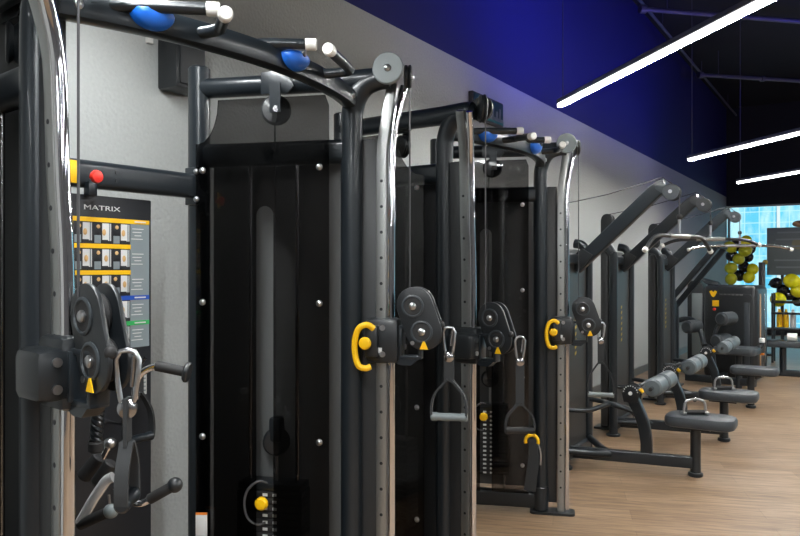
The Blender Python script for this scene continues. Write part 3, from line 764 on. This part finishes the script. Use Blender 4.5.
# ------------------------------------------------------------------ seat machines (lat pulldown type)
def lat_machine(oy, label):
    t = empty('pulldown_machine', (-1.6, oy, 0), label, 'pulldown machine', 'pulldown machines in a row along the wall')
    XT = -1.90
    for yy in (-.28, .28):
        q = MB(); q.tube(spline([V((XT, oy+yy, .01)), V((XT, oy+yy, .8)), V((XT, oy+yy, 1.55)), V((XT-.012, oy+yy, 1.63)), V((XT-.05, oy+yy, 1.685)), V((XT-.11, oy+yy, 1.70))], 7), .038, 18)
        q.cyl(V((XT, oy+yy, 0)), V((XT, oy+yy, .02)), .062, 22, 0, .004)
        q.build('front_upright', M['frame'], t)
    q = MB(); q.box((XT-.005, oy, .86), (.008, .48, 1.46)); q.build('shroud', M['panel'], t)
    q = MB(); q.box((XT-.09, oy, .86), (.075, .50, 1.58), bevel=.02); q.build('weight_housing', M['cover'], t)
    for zz in (.09, 1.57):
        q = MB(); q.sweep([V((XT, oy-.28, zz)), V((XT, oy+.28, zz))], rrect(.08, .06, .015), up=UZ); q.build('cross_tube', M['frame'], t)
    # decal: slanting strokes set vertically
    q = MB()
    for k in range(7):
        z_ = .84 + k*.05
        q.prism([(-.016, -.018), (.016, -.006), (.016, .016), (-.016, .004)], (XT+.003, oy-.03, z_), UY, UZ, .002)
    q.build('decal', M['gold'], t, 'gold vertical print')
    # rear mast with rounded pulley head
    XM = -2.06
    q = MB(); q.sweep([V((XM, oy, 0)), V((XM, oy, 1.95))], rrect(.07, .06, .015), up=UX); q.box((XM, oy, .01), (.16, .16, .02)); q.build('mast', M['frame'], t)
    MB().prism(stadium((0, 1.95), (0, 1.78), .055), (XM+.03, oy-.035, 0), UX, UZ, .012, 0, .003).build('mast_plate', M['black'], t)
    hd_ = MB().prism(stadium((0, 1.95), (0, 1.78), .055), (XM+.03, oy+.035, 0), UX, UZ, .012, 0, .003).build('mast_plate', M['black'], t)
    MB().lathe(V((XM+.03, oy, 1.95)), UY, [(.012, -.02), (.048, -.018), (.05, -.012), (.04, 0), (.05, .012), (.048, .018), (.012, .02)], 24).build('mast_pulley', M['rubber'], hd_)
    # rising arm
    A, B = V((-1.91, oy, 1.50)), V((-1.30, oy, 2.068))
    q = MB(); q.sweep([A, B, V((-1.262, oy, 2.092)), V((-1.235, oy, 2.097))], rrect(.105, .075, .012), up=UZ); q.build('arm', M['frame'], t)
    q = MB(); q.prism([(-.09, -.07), (.03, -.03), (.10, .06), (.02, .11), (-.09, .03)], (-1.86, oy-.043, 1.54), UX, UZ, .010, 0, .002); q.build('arm_gusset', M['black'], t); q = MB(); q.prism([(-.09, -.07), (.03, -.03), (.10, .06), (.02, .11), (-.09, .03)], (-1.86, oy+.043, 1.54), UX, UZ, .010, 0, .002)
    q.build('arm_gusset', M['black'], t)
    for yy in (.033, -.033):
        hp = MB().prism(stadium((-1.262, 2.095), (-1.185, 2.05), .034), (0, oy+yy*1.12, 0), UX, UZ, .010, 0, .002).lathe(V((-1.185, oy+yy*1.12, 2.05)), UY, [(.058, -.007), (.060, -.004), (.060, .004), (.058, .007)], 28).build('head_plate', M['head'], t)
    MB().lathe(V((-1.19, oy, 2.055)), UY, [(.012, -.02), (.05, -.018), (.054, -.012), (.042, 0), (.054, .012), (.05, .018), (.012, .02)], 24).build('head_pulley', M['rubber'], hp)
    MB().cyl(V((-1.19, oy-.048, 2.055)), V((-1.19, oy+.048, 2.055)), .014, 14).build('axle', M['silver'], hp)
    q = MB(); q.tube([V((XM+.03, oy, 2.0)), V((-1.66, oy, 2.06)), V((-1.25, oy, 2.165)), V((-1.17, oy, 2.10))], .004, 8); q.build('cable', M['cable'], t)
    # base rail, seat post
    q = MB(); q.sweep([V((-1.90, oy-.14, .10)), V((-1.05, oy+.02, .10))], rrect(.085, .06, .012), up=UZ); q.build('base_rail', M['frame'], t)
    for yy in (-.26, .26):
        q = MB(); q.tube(spline([V((-1.60, oy-.085, .11)), V((-1.70, oy-.085+yy*.35, .12)), V((-1.88, oy+yy, .13))], 6), .026, 12); q.build('base_brace', M['frame'], t)
    q = MB(); q.cyl(V((-1.03, oy+.03, .0)), V((-1.03, oy+.03, .37)), .037, 20); q.cyl(V((-1.03, oy+.03, 0)), V((-1.03, oy+.03, .03)), .052, 20, 0, .006); q.build('seat_post', M['frame'], t)
    q = MB(); q.box((-1.03, oy+.03, .355), (.22, .16, .02)); q.build('seat_bracket', M['frame'], t)
    q = MB(); q.prism(rrect(.475, .29, .09, 6), (-.995, oy+.03, .402), UX, UY, .082, 0, .026); q.build('seat', M['pad'], t)
    # thigh post
    q = MB(); q.sweep(spline([V((-1.36, oy-.03, .10)), V((-1.36, oy-.03, .22)), V((-1.385, oy-.03, .36)), V((-1.43, oy-.03, .47)), V((-1.46, oy-.03, .53))], 6), rrect(.085, .055, .012), up=UX); q.build('thigh_post', M['frame'], t)
    quad = MB(); poly = [(.065*math.cos(R(a)), .065*math.sin(R(a))) for a in range(-20, 201, 12)] + [(-.05, -.07), (.05, -.07)]
    quad.prism(poly, (-1.465, oy-.07, .575), UX, UZ, .008, 0, .001)
    MB().prism(poly, (-1.465, oy+.01, .575), UX, UZ, .008, 0, .001).build('adjust_quadrant', M['black'], t)
    for a in range(10, 171, 20):
        quad.cyl(V((-1.465+.052*math.cos(R(a)), oy-.0745, .575+.052*math.sin(R(a)))), V((-1.465+.052*math.cos(R(a)), oy-.0755, .575+.052*math.sin(R(a)))), .005, 8, 1)
    quad.cyl(V((-1.465, oy-.085, .572)), V((-1.465, oy-.068, .572)), .014, 14, 1)
    qd = quad.build('adjust_quadrant', [M['black'], M['photo']], t)
    MB().cyl(V((-1.40, oy-.06, .61)), V((-1.375, oy-.06, .585)), .014, 12).build('pop_pin', M['yellow'], qd, 'yellow pin')
    q = MB(); q.tube(spline([V((-1.46, oy-.03, .58)), V((-1.38, oy-.0, .60)), V((-1.29, oy+.02, .63)), V((-1.27, oy+.03, .65))], 5), .024, 12); q.build('roller_arm', M['frame'], t)
    MB().cyl(V((-1.27, oy-.30, .65)), V((-1.27, oy+.34, .65)), .014, 14).build('roller_axle', M['rod'], t)
    for y0, y1 in ((-.24, -.01), (.05, .30)):
        MB().cyl(V((-1.27, oy+y0, .65)), V((-1.27, oy+y1, .65)), .066, 26, 0, .014).build('thigh_roller', M['roller'], t)
    for yy in (-.27, .27):
        q = MB(); q.tube(spline([V((-1.88, oy+yy, .44)), V((-1.74, oy+yy*.75, .44)), V((-1.62, oy-.03, .47)), V((-1.44, oy-.03, .43))], 7), .019, 12); q.build('stay_tube', M['frame'], t)
    return t
LY = [5.62, 6.90, 8.70]
L1 = lat_machine(LY[0], 'pulldown machine with the nearest grey seat, beside the far trainer')
dup(L1, (0, LY[1]-LY[0], 0), 'pulldown machine with the middle grey seat of the row')
dup(L1, (0, LY[2]-LY[0], 0), 'pulldown machine farthest along the row, its seat bare of any handle')

# chrome close-grip handles lying on two seats
def seat_handle(oy, label):
    c = V((-1.035, oy+.03, .4435))
    t = empty('close_grip_handle', c, label, 'cable attachment', 'chrome handles on the seats')
    u = e1_; w_ = .080
    MB().tube([c - u*w_ + UZ*.012, c - u*(w_-.006) + UZ*.075, c - u*(w_-.02) + UZ*.10, c - u*.02 + UZ*.110, c + u*.02 + UZ*.110, c + u*(w_-.02) + UZ*.10, c + u*(w_-.006) + UZ*.075, c + u*w_ + UZ*.012], .009, 10).build('yoke', M['silver'], t)
    MB().cyl(c - u*(w_-.01) + UZ*.018, c + u*(w_-.01) + UZ*.018, .0165, 16, 0, .003).build('grip', M['rubber'], t)
    for k in (-1, 1): MB().box(c + u*(w_*k) + UZ*.012, (.028, .06, .022), u, bevel=.006).build('end_block', M['silver'], t)
    MB().lathe(c + UZ*.108, V((SY, -CY, 0)), [(.012, -.006), (.017, -.003), (.017, .003), (.012, .006)], 14).build('eye', M['rod'], t)
seat_handle(LY[0], 'chrome close-grip handle on the nearest grey seat')
seat_handle(LY[1], 'chrome close-grip handle on the middle grey seat')

# long bars hanging from the pulldown heads
def lat_bar(oy, zdrop, ang, half, label, sag=.05, tone='black'):
    h = V((-1.135, oy, 2.05)); z = 2.05 - zdrop
    c = V((h.x, oy, z))
    t = empty('pulldown_bar', c - UZ*sag, label, 'pulldown bar', 'bars hanging from the pulldown machines')
    u = V((math.cos(R(ang)), math.sin(R(ang)), 0))
    MB().tube([V((-1.136, oy, 2.05)), V((-1.135, oy, z+.12))], .004, 8).build('cable_end', M['cable'], t)
    MB().tube([c + UZ*.13, c + UZ*.10, c + UZ*.02], .011, 10).build('swivel', M['silver'], t)
    MB().ball(c + UZ*.14, .022, sub=2).build('cable_ball', M['rubber'], t)
    pts = spline([c - u*half - UZ*sag, c - u*(half*.72) - UZ*.008, c - u*(half*.3), c, c + u*(half*.3), c + u*(half*.72) - UZ*.008, c + u*half - UZ*sag], 6)
    MB().tube(pts, .014, 12).build('bar', M[tone], t)
    for k in (-1, 1):
        e = c + u*(half*k) - UZ*sag; dd = (pts[-1]-pts[-2]).normalized() if k > 0 else (pts[0]-pts[1]).normalized()
        MB().cyl(e - dd*.01, e + dd*.02, .019, 14, 0, .004).build('end_cap', M['white'], t, 'pale end cap')
    mid = pts[len(pts)//2-6: len(pts)//2+7]
    MB().tube(mid, .0165, 12).build('knurled_middle', M['steel'], t)
lat_bar(LY[0]+.0, .32, 70, .42, 'short curved bar hanging from the nearest pulldown machine', .10)
lat_bar(LY[1], .30, 25, .40, 'black bar with drooping ends under the middle pulldown head', .05)
lat_bar(LY[2], .31, 30, .54, 'long straight bar on the farthest pulldown machine, reaching over the window', .04, 'rod')

# ------------------------------------------------------------------ machines at the far end
def cabinet_machine():
    oy = 10.6
    t = empty('selector_machine', (-1.45, oy+.3, 0), 'big dark weight cabinet with rounded corners and yellow stickers', 'weight machine')
    a = R(-8); ux = V((math.cos(a), math.sin(a), 0)); uy = V((-ux.y, ux.x, 0))
    c = V((-1.47, oy+.25, 0))
    MB().box(c + UZ*.65, (.68, .55, 1.24), ux, uy, .07, seg=4).build('cabinet', M['black'], t)
    MB().prism(rrect(.56, 1.02, .04), c - uy*.277 + UZ*.65 + ux*.0, ux, UZ, .012, 0, .003).build('front_panel', M['black'], t)
    MB().box(c - uy*.287 + UZ*.60 + ux*.22, (.07, .008, .90), ux, uy, .002).build('panel_strip', M['pad'], t)
    q = MB(); q.prism([(-.05, .03), (-.02, .045), (.0, .02), (.02, .045), (.05, .03), (.02, -.03), (0, -.045), (-.02, -.03)], c - uy*.287 + UZ*1.155 - ux*.20, ux, UZ, .006)
    q.build('logo', M['yellow'], t, 'yellow emblem')
    q = MB()
    for k in range(6): q.box(c - uy*.287 + UZ*(1.15) - ux*(.10-k*.05), (.036, .006, .022 if k > 2 else .014), ux, uy)
    q.build('logo_lettering', M['roomgrey'], t)
    MB().box(c - uy*.287 + UZ*1.03 - ux*.17, (.085, .006, .08), ux, uy, .004).build('yellow_sticker', M['yellow'], t, 'yellow sticker')
    MB().ball(c - uy*.290 + UZ*.95 - ux*.185, .022, sub=2).build('red_dot', M['red'], t, 'small red dot')
    for k in (-.12, .10): MB().box(c + ux*.342 + uy*k + UZ*.66, (.010, .045, 1.0), ux, uy, .002).build('side_strip', M['brown_and_reflect'] if k < 0 else M['rod'], t)  # the tan strip is a reflection put in as colour
    # seat unit with roller pads
    s = c - uy*.75 - ux*.05
    q = MB(); q.sweep([s + UZ*.08 + ux*.5, s + UZ*.08 - ux*.35], rrect(.09, .07, .015), up=UZ); q.sweep([s + UZ*.08, s + UZ*.08 + uy*.55], rrect(.09, .07, .015), up=UZ); q.build('base_frame', M['frame'], t)
    q = MB(); q.cyl(s + ux*.30, s + ux*.30 + UZ*.42, .04, 16); q.build('seat_post', M['frame'], t)
    q = MB(); q.prism(rrect(.50, .36, .07, 5), s + ux*.28 + UZ*.47, ux, uy, .09, 0, .02); q.build('seat', M['pad'], t)
    q = MB(); q.tube(spline([at(704, 345, 9.6), at(700, 330, 9.7), at(694, 321, 9.8), at(685, 319, 9.9), at(676, 321, 10.)], 6), .035, 12); q.tube(spline([at(704, 345, 9.6), at(712, 352, 9.6), s + UZ*.12], 6), .035, 12)
    q.build('lever_arm', M['frame'], t)
    for px, py, d in ((715.5, 341, 9.3), (720.5, 319, 9.3), (686, 327, 9.6)):
        p = at(px, py, d); ax = V((.35, .94, 0)).normalized()
        MB().cyl(p, p + ax*.30, .085, 22, 0, .025).build('roller_pad', M['head'], t)
    p, r_ = at(725, 343, 9.35), at(729, 317, 9.4)
    MB().cyl(p, p + UZ*.001 + V((.3, .94, 0))*.28, .075, 22, 0, .02).build('roller_pad', M['grey_disc'], t)
    MB().box(r_, (.07, .05, .10), ux, uy, .015).build('hand_guard', M['white'], t, 'white end piece')
    q = MB(); q.tube([at(712, 344, 9.4), at(716, 330, 9.4), at(721, 321, 9.4)], .025, 10); q.build('pad_link', M['frame'], t)
    MB().tube(spline([at(738, 350, 9.3), at(755, 349, 9.3), at(761, 346, 9.3), at(762, 341, 9.3)], 5), .03, 12).build('hand_lever', M['frame'], t)
    MB().cyl(at(762, 343, 9.3), at(762, 338, 9.3), .036, 14, 0, .01).build('lever_tip', M['photo'], t, 'pale tip')
    MB().box(at(762, 354, 9.3), (.05, .03, .025), ux, uy, .008).build('orange_tag', M['orange'], t, 'orange tag')
cabinet_machine()

def twin_arm_machine():
    t = empty('twin_arm_machine', (-2.0, 10.0, 0), 'dark machine with two parallel tubes rising beneath the long pulldown bar', 'weight machine')
    for (p, q_) in (((673, 297, 9.3), (716, 247, 9.0)), ((676, 306, 9.5), (724, 249, 9.2))):
        a, b = at(*p), at(*q_)
        MB().sweep([a, b], rrect(.07, .055, .012), up=UZ).build('rising_tube', M['frame'], t)
        MB().sweep([V((a.x, a.y, 0)), a + UZ*.03], rrect(.07, .07, .014), up=UX).box((a.x, a.y, .01), (.16, .16, .02)).build('post', M['frame'], t)
    a, b = at(718, 247, 9.0), at(726, 248, 9.2)
    MB().tube([a, b], .02, 12).build('cross_handle', M['black'], t)
    a, b = at(673, 330, 9.3), at(676, 336, 9.5)
    MB().tube([V((a.x, a.y, .12)), V((b.x, b.y, .12))], .03, 12).build('floor_tube', M['frame'], t)
twin_arm_machine()

def back_machine():
    t = empty('stack_machine', (-2.25, 12.0, 0), 'dark machine with a rounded top against the wall behind the weight cabinet', 'weight machine')
    a = on_y(687, 281, 11.8); b = on_y(704, 281, 11.8); z1 = a.z
    xm, wd = (a.x+b.x)/2, b.x-a.x
    prof = [(-wd/2, .02), (wd/2, .02), (wd/2, z1-.14), (wd*.36, z1-.05), (wd*.1, z1), (-wd/2, z1)]
    MB().prism(prof, (xm, 12.0, 0), UX, UZ, .35, 0, .01).build('cabinet', M['black'], t)
    MB().box((xm+.02, 11.815, z1*.5), (wd*.62, .01, z1*.72), bevel=.003).build('front_panel', M['grey_disc'], t)
    c = at(710, 283, 12.2)
    MB().prism([(-.14, .06), (-.10, .08), (.12, .02), (.16, -.03), (-.06, -.02)], c, UX, UZ, .26, 0, .01).build('back_pad', M['pad'], t)
    MB().cyl(V((c.x, c.y, 0)), V((c.x, c.y, c.z+.02)), .04, 14).build('post', M['frame'], t)
    q = MB(); q.sweep([V((xm, 12.0, .06)), V((c.x, c.y, .06))], rrect(.08, .08, .01), up=UZ); q.build('floor_rail', M['frame'], t)
back_machine()

# seat at the right edge
s = at(783, 342, 10.3)
bn = empty('padded_bench', (s.x, s.y, 0), 'dark padded bench at the right edge beyond the weight cabinet', 'bench')
MB().prism(rrect(.52, .34, .08, 5), (s.x, s.y, s.z-.02), UX, UY, .09, 0, .02).build('seat', M['pad'], bn)
MB().cyl(V((s.x, s.y, .05)), V((s.x, s.y, s.z-.06)), .045, 16).build('post', M['frame'], bn)
q = MB(); q.sweep([V((s.x-.3, s.y, .045)), V((s.x+.5, s.y, .045))], rrect(.09, .08, .015), up=UZ); q.build('base', M['frame'], bn)
q = MB(); q.lathe(V((s.x+.06, s.y-.08, s.z+.08)), UX, [(.022, 0), (.055, 0), (.055, .12), (.022, .12)], 20)
tag(q.build('paper_roll', M['white']), 'small white roll lying on the dark padded bench', 'roll')

# rack with gold containers near the window
rk = empty('storage_rack', on_y(790, 328, 13.2) * V((1, 1, 0)) if False else V((on_y(792, 328, 13.2).x, 13.2, 0)), 'dark open rack under the yellow balloons at the right edge', 'rack')
x0 = on_y(772, 320, 13.2).x; x1 = x0 + 1.3
for py, nm in ((302, 'shelf'), (313, 'rail'), (329, 'shelf')):
    z = on_y(785, py, 13.2).z
    MB().box(((x0+x1)/2, 13.2 if nm == 'shelf' else 13.06, z), (x1-x0, .30 if nm == 'shelf' else .03, .035), bevel=.004).build(nm, M['black'], rk)
for x in (x0+.02, x1-.02):
    for y in (13.07, 13.33): MB().box((x, y, .55), (.035, .035, 1.1)).build('leg', M['black'], rk)
zs = on_y(785, 328.5, 13.2).z + .018
for k, (px, mt, lab) in enumerate(((779.5, 'gold', 'gold-coloured container at the left end of the rack'), (786, 'gold', 'gold-coloured container in the middle of the rack'), (793, 'paper', 'pale container standing right of the two gold ones'))):
    x = on_y(px, 320, 13.2).x
    q = MB(); q.lathe(V((x, 13.2, zs)), UZ, [(.040, 0), (.044, .01), (.044, .16), (.036, .22), (.020, .26), (.020, .29)], 18)
    tag(q.build('bottle', M['yellow'] if mt == 'gold' else M['photo']), lab, 'container', 'containers on the far rack')

# grey notice board in front of the window
a = on_y(767, 228, 15.0); b = on_y(767, 275, 15.0)
nb = empty('notice_board', (a.x+.75, 15.0, 0), 'sage grey notice board on a stand before the cyan window', 'board')
MB().box((a.x+.75, 15.0, (a.z+b.z)/2), (1.5, .06, a.z-b.z), bevel=.008).build('panel', M['board'], nb)
q = MB()
for k, (w_, x_) in enumerate(((.9, .62), (1.1, .70), (.5, .35), (.62, .42), (1.0, .62), (.7, .5))):
    z_ = a.z - .09 - k*.125
    if k in (3,): continue
    q.box((a.x+x_, 14.967, z_), (w_, .006, .028))
q.build('text_lines', M['boardtext'], nb)
MB().lathe(V((a.x+.50, 14.969, a.z-.30)), -UY, [(.10, 0), (.10, .004)], 22).build('emblem', M['emblem'], nb, 'faint gold disc')
for x in (.25, 1.25): MB().box((a.x+x, 15.0, b.z/2), (.05, .05, b.z)).build('leg', M['black'], nb)
tb = at(792, 226, 15.4*1.0)
tag(MB().ball(V((a.x+.52, 15.0, a.z+.06)), .075, (1.5, .8, .8)).build('brown_ornament', M['brown_and_reflect']), 'small brown lump sitting on top of the notice board', 'ornament')
st = on_y(762, 265, 14.2)
pk = empty('slim_stand', (st.x, 14.2, 0), 'slim dark stand with a gold top left of the notice board', 'stand')
MB().box((st.x, 14.2, .80), (.10, .10, 1.6), bevel=.01).build('post', M['black'], pk)
MB().ball((st.x+.05, 14.2, 1.60), .045).build('finial', M['gold'], pk, 'gold ball')
MB().box((st.x, 14.2, .02), (.34, .34, .04), bevel=.01).build('foot', M['black'], pk)

# ------------------------------------------------------------------ balloons
def balloon(px, py, d, r, mat, label, group):
    c = at(px, py, d)
    t = empty('balloon', c - UZ*r*1.1, label, 'balloon', group)
    dirn = V((random.uniform(-1, 1), random.uniform(-1, .2), random.uniform(-.6, .6))).normalized()
    prof = []
    for k in range(15):
        th = PI*k/14
        prof.append((max(r*math.sin(th)*(1 - .10*(1+math.cos(th))/2), .004), r*1.06*(-math.cos(th)) * (1.0 if th > PI/2 else 1.08)))
    MB().lathe(c, dirn, prof, 22).build('skin', M[mat], t)
    MB().lathe(c - dirn*(r*1.13), dirn, [(.018, -.015), (.006, 0), (.012, .012)], 10).build('knot', M[mat], t)
arch = [(746, 241, 0, 'yellow'), (735, 246, 1, 'black'), (730, 247, 0, 'lime'), (750, 248.5, 1, 'black'), (745, 251, 0, 'lime'), (732, 256, 1, 'black'), (738.5, 259, 0, 'lime'), (747.5, 257, 1, 'black'), (731, 268, 0, 'lime'), (744, 267, 1, 'black'), (752.5, 269, 0, 'yellow'), (739, 275.5, 1, 'black'), (731, 279, 0, 'lime'), (749, 277.5, 0, 'yellow')]
words = {'yellow': 'bright yellow', 'lime': 'lime-tinted yellow', 'black': 'black'}
where = ['at the very top right of the left column', 'high in the left column under the grey wall end', 'at the top left of the left column', 'on the right edge near the top of the left column', 'just under the topmost yellow balloon', 'on the left edge of the left column, upper half', 'in the middle of the left column', 'right of the middle of the left column', 'on the left edge, lower half of the left column', 'lower centre of the left column', 'on the right edge, lower half of the left column', 'low in the left column above the cabinet', 'at the bottom left of the left column', 'at the bottom right of the left column']
for k, (px, py, bl, nm) in enumerate(arch):
    balloon(px, py, 13.5 + (.20 if bl else 0) + .09*((k//2) % 2), .108, 'ball'+nm, words[nm] + ' balloon ' + where[k], 'balloons in the column by the window')
right = [(792, 281, 'yellow', 'large bright yellow balloon highest in the right cluster'), (799, 290, 'yellow', 'bright yellow balloon at the right frame edge'), (776, 283, 'black', 'black balloon at the upper left of the right cluster'), (783, 290, 'black', 'black balloon in the middle of the right cluster'), (778, 299.5, 'yellow', 'bright yellow balloon lowest in the right cluster, beside the cabinet'), (789, 295, 'black', 'black balloon low in the right cluster, above the rack'), (798, 301, 'black', 'black balloon at the lower right of the right cluster')]
for k, (px, py, nm, lab) in enumerate(right):
    balloon(px, py, 12.1 + (.2 if nm == 'black' else 0), .125 if nm == 'yellow' else .095, 'ball'+nm, lab, 'balloons in the right cluster')

# ------------------------------------------------------------------ light
def area(name, loc, size, energy, col, rot=(0, 0, 0), sx=None):
    l = bpy.data.lights.new(name, 'AREA'); l.shape = 'RECTANGLE'; l.size = size; l.size_y = sx or .06
    l.energy = energy; l.color = col
    o = bpy.data.objects.new(name, l); COL.objects.link(o); o.location = loc; o.rotation_euler = rot
    return o
LANG = math.atan2(LDIR.y, LDIR.x)
WARM = (.975, 1, 1)
for k, (x, y, e) in enumerate(((-2.2, 1.8, 138), (-2.2, -2.4, 130), (2.4, 5.6, 85), (2.3, 1.7, 105), (2.6, 10.3, 85), (2.3, -1.4, 90), (3.0, 14.5, 220))):
    p = V((x, y, 2.66)) + LDIR*2.6
    area('ceiling_line_lamp', p, 5.2, e, WARM, (0, 0, LANG), .06)
BLUE = (.02, .035, 1)
def spot(name, loc, target, energy, col, ang, blend=.9, rad=.15):
    l = bpy.data.lights.new(name, 'SPOT'); l.energy = energy; l.color = col; l.spot_size = R(ang); l.spot_blend = blend; l.shadow_soft_size = rad
    o = bpy.data.objects.new(name, l); COL.objects.link(o); o.location = loc
    o.rotation_euler = (V(target)-V(loc)).to_track_quat('-Z', 'Y').to_euler()
for y_, e_ in ((5.0, 26), (6.3, 130), (7.7, 70), (9.2, 60), (10.8, 34)):
    spot('blue_wall_wash', (-1.1, y_, 3.25), (WX, y_, 4.25), e_, BLUE, 115, 1, .3)
spot('blue_ceiling_wash', (1.5, 10.5, 3.6), (-.5, 12.0, 5.1), 130, BLUE, 140, 1)

sun = bpy.data.lights.new('sun', 'SUN'); sun.energy = 4.2; sun.angle = R(1); sun.color = (1, .97, .92)
so = bpy.data.objects.new('sun', sun); COL.objects.link(so); so.rotation_euler = V((-.25, .75, -.75)).to_track_quat('-Z', 'Y').to_euler()
wd = bpy.data.worlds.new('sky'); SC.world = wd; wd.use_nodes = True
wd.node_tree.nodes['Background'].inputs[0].default_value = (.55, .72, .82, 1)
wd.node_tree.nodes['Background'].inputs[1].default_value = .8

# ------------------------------------------------------------------ camera and view
cam = bpy.data.cameras.new('camera'); cam.sensor_width = 36; cam.sensor_fit = 'HORIZONTAL'; cam.lens = FPX/800*36
cam.clip_start = .05; cam.clip_end = 200
co = bpy.data.objects.new('camera', cam); COL.objects.link(co)
co.location = (0, 0, EYE); co.rotation_euler = (R(90), 0, YAW)
SC.camera = co
SC.view_settings.view_transform = 'Standard'; SC.view_settings.look = 'None'
SC.view_settings.exposure = 0; SC.view_settings.gamma = 1; SC.view_settings.use_curve_mapping = False
SC.cycles.use_denoising = True
SC.cycles.max_bounces = 8; SC.cycles.transparent_max_bounces = 12
SC.cycles.sample_clamp_indirect = 6
